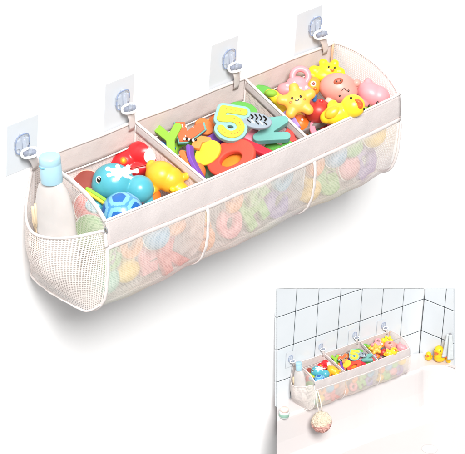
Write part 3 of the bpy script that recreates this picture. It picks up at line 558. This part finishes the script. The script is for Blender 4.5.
lathe('cap', [(0, 0), (.0120, 0), (.0138, -.0008), (.0148, -.003), (.0149, -.0105), (.0146, -.0112), (.0146, -.0120), (.0150, -.0128), (.0150, -.0385), (.0146, -.0395), (0, -.0395)], capm, bot)
def notch():
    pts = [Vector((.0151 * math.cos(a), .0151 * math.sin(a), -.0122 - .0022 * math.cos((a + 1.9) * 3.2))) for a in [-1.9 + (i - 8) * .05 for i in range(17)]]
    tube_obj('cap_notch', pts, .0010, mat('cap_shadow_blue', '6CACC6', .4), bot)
notch()
lathe('body', [(0, -.0385), (.0150, -.0388), (.0165, -.0405), (.0200, -.0455), (.0238, -.056), (.0270, -.071), (.0295, -.090), (.0303, -.115), (.0303, -.170), (.0290, -.182), (.026, -.186), (0, -.186)], bodym, bot, 1.04, .62)
br = empty('bath_brush', 'ribbed beige bath brush tucked behind the pocket edge of the large organizer', 'brush', at(42, 216, 0, -.010), (0, math.radians(-8), math.radians(-60)), None, 'tiny ribbed beige brush in the left pocket of the small organizer')
br.location = at(43, 222, 0, -.030); br.scale = (1.0, 1.0, 1.0)
for i in range(7):
    h = .030 - .0016 * abs(i - 2.6) ** 1.6
    tube_obj('rib', [(-.013 + .0042 * i, 0, -.03), (-.013 + .0042 * i, -.001, 0), (-.013 + .0042 * i, .001, h * .5 + .006), (-.013 + .0042 * i, .003, h)], .0024, mat('beige_plastic', 'DCC6A6', .5), br)
blob('head', [(0, 2, -22, 12, 3, 26)], mat('beige_plastic', 'DCC6A6', .5), br)

# ================================================================== small bath scene
INS_S = 0.36027; INS_T = Vector((0.55222, -0.02800, -0.46421)); INS_R = Euler((-0.10164, 0.05836, -0.10049))
TW, TH, RZ, XC, ZB, TW2 = 0.13682, 0.16954, 0.27658, 0.81690, -0.00677, 0.17546
T = Matrix.Translation(INS_T) @ INS_R.to_matrix().to_4x4() @ Matrix.Scale(INS_S, 4)
TI = T.inverted(); T3 = TI.to_3x3()
def ati(u, v, ax, val):                        # picture point met by a plane of the small scene, in its own metres
    o = TI @ CP; d = T3 @ (CR @ Vector(((u - 232.5) / F, -(v - 227) / F, -1))); return o + d * ((val - o[ax]) / d[ax])
def copy_tree(o, parent=None):
    c = o.copy(); COL.objects.link(c)
    if parent:
        c.parent = parent; c.matrix_parent_inverse = o.matrix_parent_inverse.copy()
    for ch in list(o.children): copy_tree(ch, c)
    return c
for root, small in list(ROOTS):
    mb = root.matrix_basis.copy(); c = copy_tree(root); c.matrix_basis = T @ mb; c['label'] = small
def small_root(name, label, cat, loc, rot=(0, 0, 0), group=None):
    o = empty(name, label, cat, group=group); o.matrix_basis = T @ (Matrix.Translation(loc) @ Euler(rot).to_matrix().to_4x4()); return o
def fade_mat(name, hexc, rough, z0, z1, target, spec=.5):
    """glazed colour that pales toward the wall's upper edge (a pattern in the glaze, fixed to the wall)"""
    m, nt, N, L = new_mat(name); o = N.new('ShaderNodeOutputMaterial'); b = N.new('ShaderNodeBsdfPrincipled'); L.new(b.outputs[0], o.inputs[0])
    tc = N.new('ShaderNodeTexCoord'); n = N.new('ShaderNodeTexNoise'); n.inputs['Scale'].default_value = 6; L.new(tc.outputs['Object'], n.inputs['Vector'])
    bp = N.new('ShaderNodeBump'); bp.inputs['Strength'].default_value = .15; bp.inputs['Distance'].default_value = .002; L.new(n.outputs['Fac'], bp.inputs['Height']); L.new(bp.outputs[0], b.inputs['Normal'])
    mx = N.new('ShaderNodeMixRGB'); mx.inputs[0].default_value = .12; mx.inputs[1].default_value = lin(hexc); mx.inputs[2].default_value = lin(target); L.new(n.outputs['Fac'], mx.inputs[0]) if name == 'tile_glaze' else None
    if name != 'tile_glaze': mx.inputs[0].default_value = 0
    L.new(mx.outputs[0], b.inputs['Base Color']); b.inputs['Roughness'].default_value = rough; b.inputs['Specular IOR Level'].default_value = spec
    return m
TILE = fade_mat('tile_glaze', 'D0D6DA', .12, 0, 1, 'D9DEE2'); GROUT = fade_mat('dark_grout', '3E4448', .8, 0, 1, 'FFFFFF', .1)
g = .0034                                      # grout gap
def tiles(parent, right=False):
    bm = bmesh.new()
    for i in range(-1, 9):
        for j in range(-3, 4):
            if not right:
                x1 = XC - i * TW - g / 2; x0 = x1 - TW + g; a = Vector((x0, .004, RZ + j * TH + g / 2)); b = Vector((x1, .020, RZ + (j + 1) * TH - g / 2))
                if i < 0: continue
            else:
                if i < 0 or i > 3: continue
                y1 = -i * TW2 - g * .3; y0 = y1 - TW2 + g; a = Vector((0, y0, RZ + j * TH + g / 2)); b = Vector((.016, y1, RZ + (j + 1) * TH - g / 2))
            c = (a + b) / 2; s_ = b - a
            r = bmesh.ops.create_cube(bm, size=1, matrix=Matrix.Translation(c) @ Matrix.Diagonal((*s_, 1)))
            bmesh.ops.bevel(bm, geom=list({e for v in r['verts'] for e in v.link_edges}), offset=.0022, segments=2, affect='EDGES')
    return bm
def cut(bm, co, no):
    r = bmesh.ops.bisect_plane(bm, geom=bm.verts[:] + bm.edges[:] + bm.faces[:], plane_co=co, plane_no=no, clear_outer=True)
    ed = [e for e in r['geom_cut'] if isinstance(e, bmesh.types.BMEdge)]
    try: bmesh.ops.holes_fill(bm, edges=ed)
    except Exception: pass
YW = .004
A_ = ati(277, 289, 1, YW); B_ = ati(421, 289, 1, YW); C_ = ati(277, 420, 1, YW)
CORN = Vector((XC, YW, 0)); e2 = ati(452, 310.5, 2, RZ); e2 = Vector((e2.x - XC, e2.y - YW, 0)).normalized()   # the short wall's direction
WR = Matrix.Translation(CORN) @ Matrix(((-e2.y, -e2.x, 0, 0), (e2.x, -e2.y, 0, 0), (0, 0, 1, 0), (0, 0, 0, 1)))
def w2(u, v, off=0):                           # picture point on the short wall
    o = TI @ CP; d = T3 @ (CR @ Vector(((u - 232.5) / F, -(v - 227) / F, -1))); n = Vector((-e2.y, e2.x, 0)); return o + d * ((CORN - o).dot(n) / d.dot(n))
TW2 = (w2(442, 307) - w2(421, 304.5)).xy.length
print('short wall', e2, TW2)
def cutback(bm):
    d = (B_ - A_).normalized(); cut(bm, A_, Vector((-d.z, 0, d.x)))                    # upper edge
    d = (C_ - A_).normalized(); n = Vector((d.z, 0, -d.x)); n = n if n.x < 0 else -n; cut(bm, A_, n)
    cut(bm, Vector((0, 0, ZB - .02)), Vector((0, 0, -1)))
def cutright(bm):
    a, b, c = [WR.inverted() @ w2(*q) for q in ((421, 289), (453.5, 289), (453.5, 380))]
    d = (b - a).normalized(); n = Vector((0, -d.z, d.y)); n = n if n.z > 0 else -n; cut(bm, a, n)
    d = (c - b).normalized(); n = Vector((0, d.z, -d.y)); n = n if n.y < 0 else -n; cut(bm, b, n)
    cut(bm, Vector((0, 0, ZB - .02)), Vector((0, 0, -1)))
for nm, lab, right, cf in (('tiled_wall', 'long wall of square white tiles with dark grout behind the small organizer', False, cutback), ('tiled_wall', 'narrow tiled wall that turns forward at the right corner above the ducks', True, cutright)):
    t = small_root(nm, lab, 'tiled wall', (0, 0, 0))
    if right: t.matrix_basis = T @ WR
    bm = tiles(t, right); cf(bm); from_bm('tiles', bm, TILE, t, False)
    bm = bmesh.new()
    a, b = (Vector((-.6, .0065, -.6)), Vector((XC + .0, .0085, 1))) if not right else (Vector((.0025, -.9, -.6)), Vector((.0045, .002, 1)))
    bmesh.ops.create_cube(bm, size=1, matrix=Matrix.Translation((a + b) / 2) @ Matrix.Diagonal((*(b - a), 1))); cf(bm); from_bm('grout', bm, GROUT, t, False)
# tub: ledge along both walls with a rounded inner corner, basin wall falling from it
tubm = mat('tub_enamel', 'D6D0CF', .22, .004, spec=.5)
xa = ati(262, 421, 2, ZB).x; yl = ati(277, 418, 2, ZB).y; zb = -.25
def ground(u, v, z=ZB): p = ati(u, v, 2, z); return (p.x, p.y)
inner = [(xa, yl), (.05, yl), (.25, yl), (.42, yl), ground(413, 371), ground(423, 367), ground(434, 365.2), ground(445, 365), ground(460, 366.5), ground(475, 369)]
inner = [(p.x, p.y) for p in smoothline([(a, b, 0) for a, b in inner], 5)]
outer = []
for i, (x, y) in enumerate(inner):
    f = i / (len(inner) - 1)
    outer.append((x, .012) if x < XC - .06 and y > -.5 and f < .75 else None)
n0 = next((i for i, q in enumerate(outer) if q is None), len(outer))
last = outer[n0 - 1]
for i in range(n0, len(outer)):
    f = (i - n0 + 1) / (len(outer) - n0); far = CORN + e2 * .6
    outer[i] = (XC + (far.x - XC) * f, .012 + (far.y - .012) * f) if f > 0 else last
bm = bmesh.new()
prof = [(0, 0), (.004, -.0012), (.008, -.005), (.0105, -.011), (.012, -.02), (.022, -.12), (.034, -.19), (.055, -.235), (.10, zb)]
def offs(i, d):
    p = Vector(inner[i]); a = Vector(inner[max(i - 1, 0)]); b = Vector(inner[min(i + 1, len(inner) - 1)]); t_ = (b - a).normalized(); n = Vector((t_.y, -t_.x)); return p + n * d
rows_ = [[bm.verts.new((*offs(i, d), ZB + z)) for d, z in prof] for i in range(len(inner))]
for A, B in zip(rows_, rows_[1:]):
    for j in range(len(prof) - 1): bm.faces.new((A[j], B[j], B[j + 1], A[j + 1]))
ov = [bm.verts.new((x, y, ZB)) for x, y in outer]
for i in range(len(inner) - 1): bm.faces.new((rows_[i][0], ov[i], ov[i + 1], rows_[i + 1][0]))
fv = [r[-1] for r in rows_]
fl = [bm.verts.new((fv[0].co.x, -1.6, ZB + zb)), bm.verts.new((fv[-1].co.x, -1.6, ZB + zb))]
bm.faces.new(fv + [fl[1], fl[0]])
bmesh.ops.remove_doubles(bm, verts=bm.verts, dist=1e-6); bmesh.ops.triangulate(bm, faces=bm.faces)
def raycut(bm, u0, v0, u1, v1, keep):          # straight saw cut through two picture points
    o = TI @ CP; a = ati(u0, v0, 2, 0) - o; b = ati(u1, v1, 2, 0) - o; n = a.cross(b).normalized(); k_ = ati(*keep, 2, 0) - o
    cut(bm, o, -n if n.dot(k_) > 0 else n)
r_cut = bmesh.ops.bisect_plane
raycut(bm, 277, 300, 277, 450, (350, 400)); raycut(bm, 277, 466, 460, 466, (350, 400)); raycut(bm, 456, 300, 456, 450, (350, 400))
bmesh.ops.recalc_face_normals(bm, faces=bm.faces)
o = from_bm('bathtub', bm, tubm, None, False); o.matrix_basis = T; tagit(o, 'white enamel bathtub with a narrow ledge under the tiled walls', 'bathtub')
sm_ = o.modifiers.new('thickness', 'SOLIDIFY'); sm_.thickness = .004; sm_.offset = 0
bm = bmesh.new(); rg = []                      # unseen block added behind ledge and basin wall to keep shadow off the backdrop
for i in range(len(inner)):
    if inner[i][0] > .42: break
    x = inner[i][0]; rg.append([bm.verts.new((*offs(i, d - .004), ZB + z - .0035)) for d, z in prof] + [bm.verts.new((x, .085, ZB + zb - .0035)), bm.verts.new((x, .085, ZB - .0035))])
for A, B in zip(rg, rg[1:]):
    for j in range(len(A)): bm.faces.new((A[j], B[j], B[(j + 1) % len(A)], A[(j + 1) % len(A)]))
bm.faces.new(rg[0]); bm.faces.new(rg[-1][::-1]); raycut(bm, 277.2, 300, 277.2, 450, (350, 400))
bmesh.ops.recalc_face_normals(bm, faces=bm.faces); from_bm('ledge_gap_filler', bm, mat('gap_filler_paint', 'D6D0CF', .7, .01), o, False)
tw_ = next(q for q in bpy.data.objects if q.name == 'tiled_wall'); bm = bmesh.new()
a, b = Vector((-.6, .0086, ZB - .02)), Vector((XC, .085, 1))
bmesh.ops.create_cube(bm, size=1, matrix=Matrix.Translation((a + b) / 2) @ Matrix.Diagonal((*(b - a), 1))); d = (B_ - A_).normalized(); cut(bm, A_, Vector((-d.z, 0, d.x))); raycut(bm, 277.3, 300, 277.3, 450, (350, 400))
bmesh.ops.recalc_face_normals(bm, faces=bm.faces); from_bm('backing', bm, mat('wall_gap_filler', 'E6E6E6', .8, .01), tw_, False)  # unseen block added behind the tiles, closing the gap that showed shadow
# drain
p = ati(429.5, 449, 2, ZB + zb + .003); t = small_root('tub_drain', 'pale grey round drain in the tub floor near the bottom right', 'drain', p)
lathe('drain_ring', [(.0, .001), (.02, .001), (.03, .004), (.036, .003), (.038, 0)], mat('pale_metal', 'DAD9D6', .35, .02), t)
# ducks on the corner ledge
def duck(px, py, size, label, yaw):
    p = ati(px, py, 2, ZB); t = small_root('rubber_duck', label, 'rubber duck', p, (0, 0, yaw), 'rubber ducks on the tub ledge'); k = size / 40 / 1.0
    def bl(n, e, m): o = blob(n, e, m, t, 1.2, k=k); return o
    bl('body', [(0, 0, 11, 18, 13, 11), (-15, 0, 17, 8, 6, 6), (8, 0, 26, 0, 0, 0) if False else (10, 0, 18, 9, 9, 9), (11, 0, 30, 11, 10.5, 11)], mat('ledge_duck_yellow', 'FBC41C', .35))
    for s_ in (-1, 1): bl('wing', [(-3, 11 * s_, 14, 9, 4, 6)], amber); ball('eye', 17, 6.5 * s_, 33, 1.7, 1.5, 2, black, t, k=k)
    bl('beak', [(22, 0, 28, 6, 5, 2.4)], mat('beak_orange', 'F2602A', .35))
duck(440, 361, .09, 'biggest yellow rubber duck, sitting in the corner of the tub ledge', math.radians(200))
duck(428.5, 360, .05, 'small yellow rubber duck left of the biggest duck on the ledge', math.radians(215))
duck(450, 362.5, .06, 'yellow rubber duck half hidden at the far right of the ledge', math.radians(190))
# towel hanging at the right edge
t = small_root('bath_towel', 'folded pale grey towel hanging at the right edge of the tiled wall', 'towel', (0, 0, 0))
nn = Vector((-e2.y, e2.x, 0)); nn = -nn if nn.dot(Vector((-1, -1, 0))) < 0 else nn
q0, q1 = w2(452.3, 333), w2(451.5, 357); yy = (w2(453, 340) - w2(447, 340)).xy.length
def tw(u, v):
    z = q1.z + (q0.z - q1.z) * v; wid = yy * (1.7 - 1.0 * v); c = q0.lerp(q0, v)
    p = Vector((q0.x, q0.y, z)) + e2 * wid * (u - .5) + nn * (.022 + .010 * math.sin(u * 11) * (1.1 - v * .5)); return p
cloth('cloth', tw, 30, 20, .1, .2, fabric('towel_cloth', 'D5DADB', .1, .08), t, .006)
ball('hook_knob', 0, 0, 0, 5, 5, 5, mat('grey_metal', '8C8C90', .3), t, k=.0015).location = q0 + nn * .018
# soap jar at the left edge
p = ati(284, 417, 2, ZB); t = small_root('soap_jar', 'little glass jar with a pink lid standing at the left end of the ledge', 'jar', (p.x, min(p.y, -.01), ZB + .0005))
lathe('glass', [(0, 0), (.021, 0), (.023, .003), (.023, .026), (.019, .030), (0, .030)], mat('smoky_glass', 'D0D8D6', .08, .15), t)
lathe('label_band', [(.0233, .006), (.0238, .007), (.0238, .020), (.0233, .021)], mat('green_paper', '8FB3A2', .6), t)
lathe('lid', [(0, .0302), (.019, .0302), (.0195, .040), (.0185, .044), (.0165, .046), (0, .0465)], mat('pale_pink_lid', 'F4D6CC', .4), t)
# bath puff hanging from the front corner of the organizer
c0 = ati(321.5, 422, 1, -OD - .05); t = small_root('bath_puff', 'cream and pink ruffled bath puff hanging by two strings from the small organizer', 'bath puff', c0)
tp = ati(317, 391, 1, -OD - .012) - c0
for dx in (-.008, .008):
    tube_obj('string', [Vector((tp.x + dx * .4, tp.y, tp.z)), Vector((tp.x * .8 + dx * 1.4, tp.y * .6, tp.z * .66)), Vector((dx * 1.1, tp.y * .2, .038))], .0026, mat('cream_string', 'F3E7DA', .7), t)
def puff(name, m, test):
    bm = bmesh.new(); bmesh.ops.create_icosphere(bm, subdivisions=6, radius=1)
    for v in bm.verts:
        d = v.co.normalized(); a = d * 5.2 + Vector((math.sin(d.y * 9 + d.z * 4), math.sin(d.z * 8 + d.x * 5), math.sin(d.x * 9 + d.y * 6))) * .9
        w = math.sin(a.x * 2.1 + a.y) + math.sin(a.y * 2.3 - a.z * 1.1) + math.sin(a.z * 2.2 + a.x * .8)
        ridge = (1 - min(1, abs(w) / 1.3)) ** 1.5
        fr = math.sin(d.x * 61 + a.y * 6) * math.sin(d.z * 57 + a.x * 6)
        v.co = d * (.037 + .013 * ridge + .0008 * fr); v.co.z *= 1.08
    bmesh.ops.delete(bm, geom=[f for f in bm.faces if not test(f.calc_center_median().normalized())], context='FACES')
    return from_bm(name, bm, m, t)
edge = lambda d: .18 * d.x + .12 * math.sin(d.x * 9 + d.y * 7) - .02
puff('cream_ruffles', fabric('cream_net', 'FFF8E8', .5, .05), lambda d: d.z >= edge(d))
puff('pink_ruffles', fabric('pink_net', 'F9D2CA', .5, .05), lambda d: d.z < edge(d))
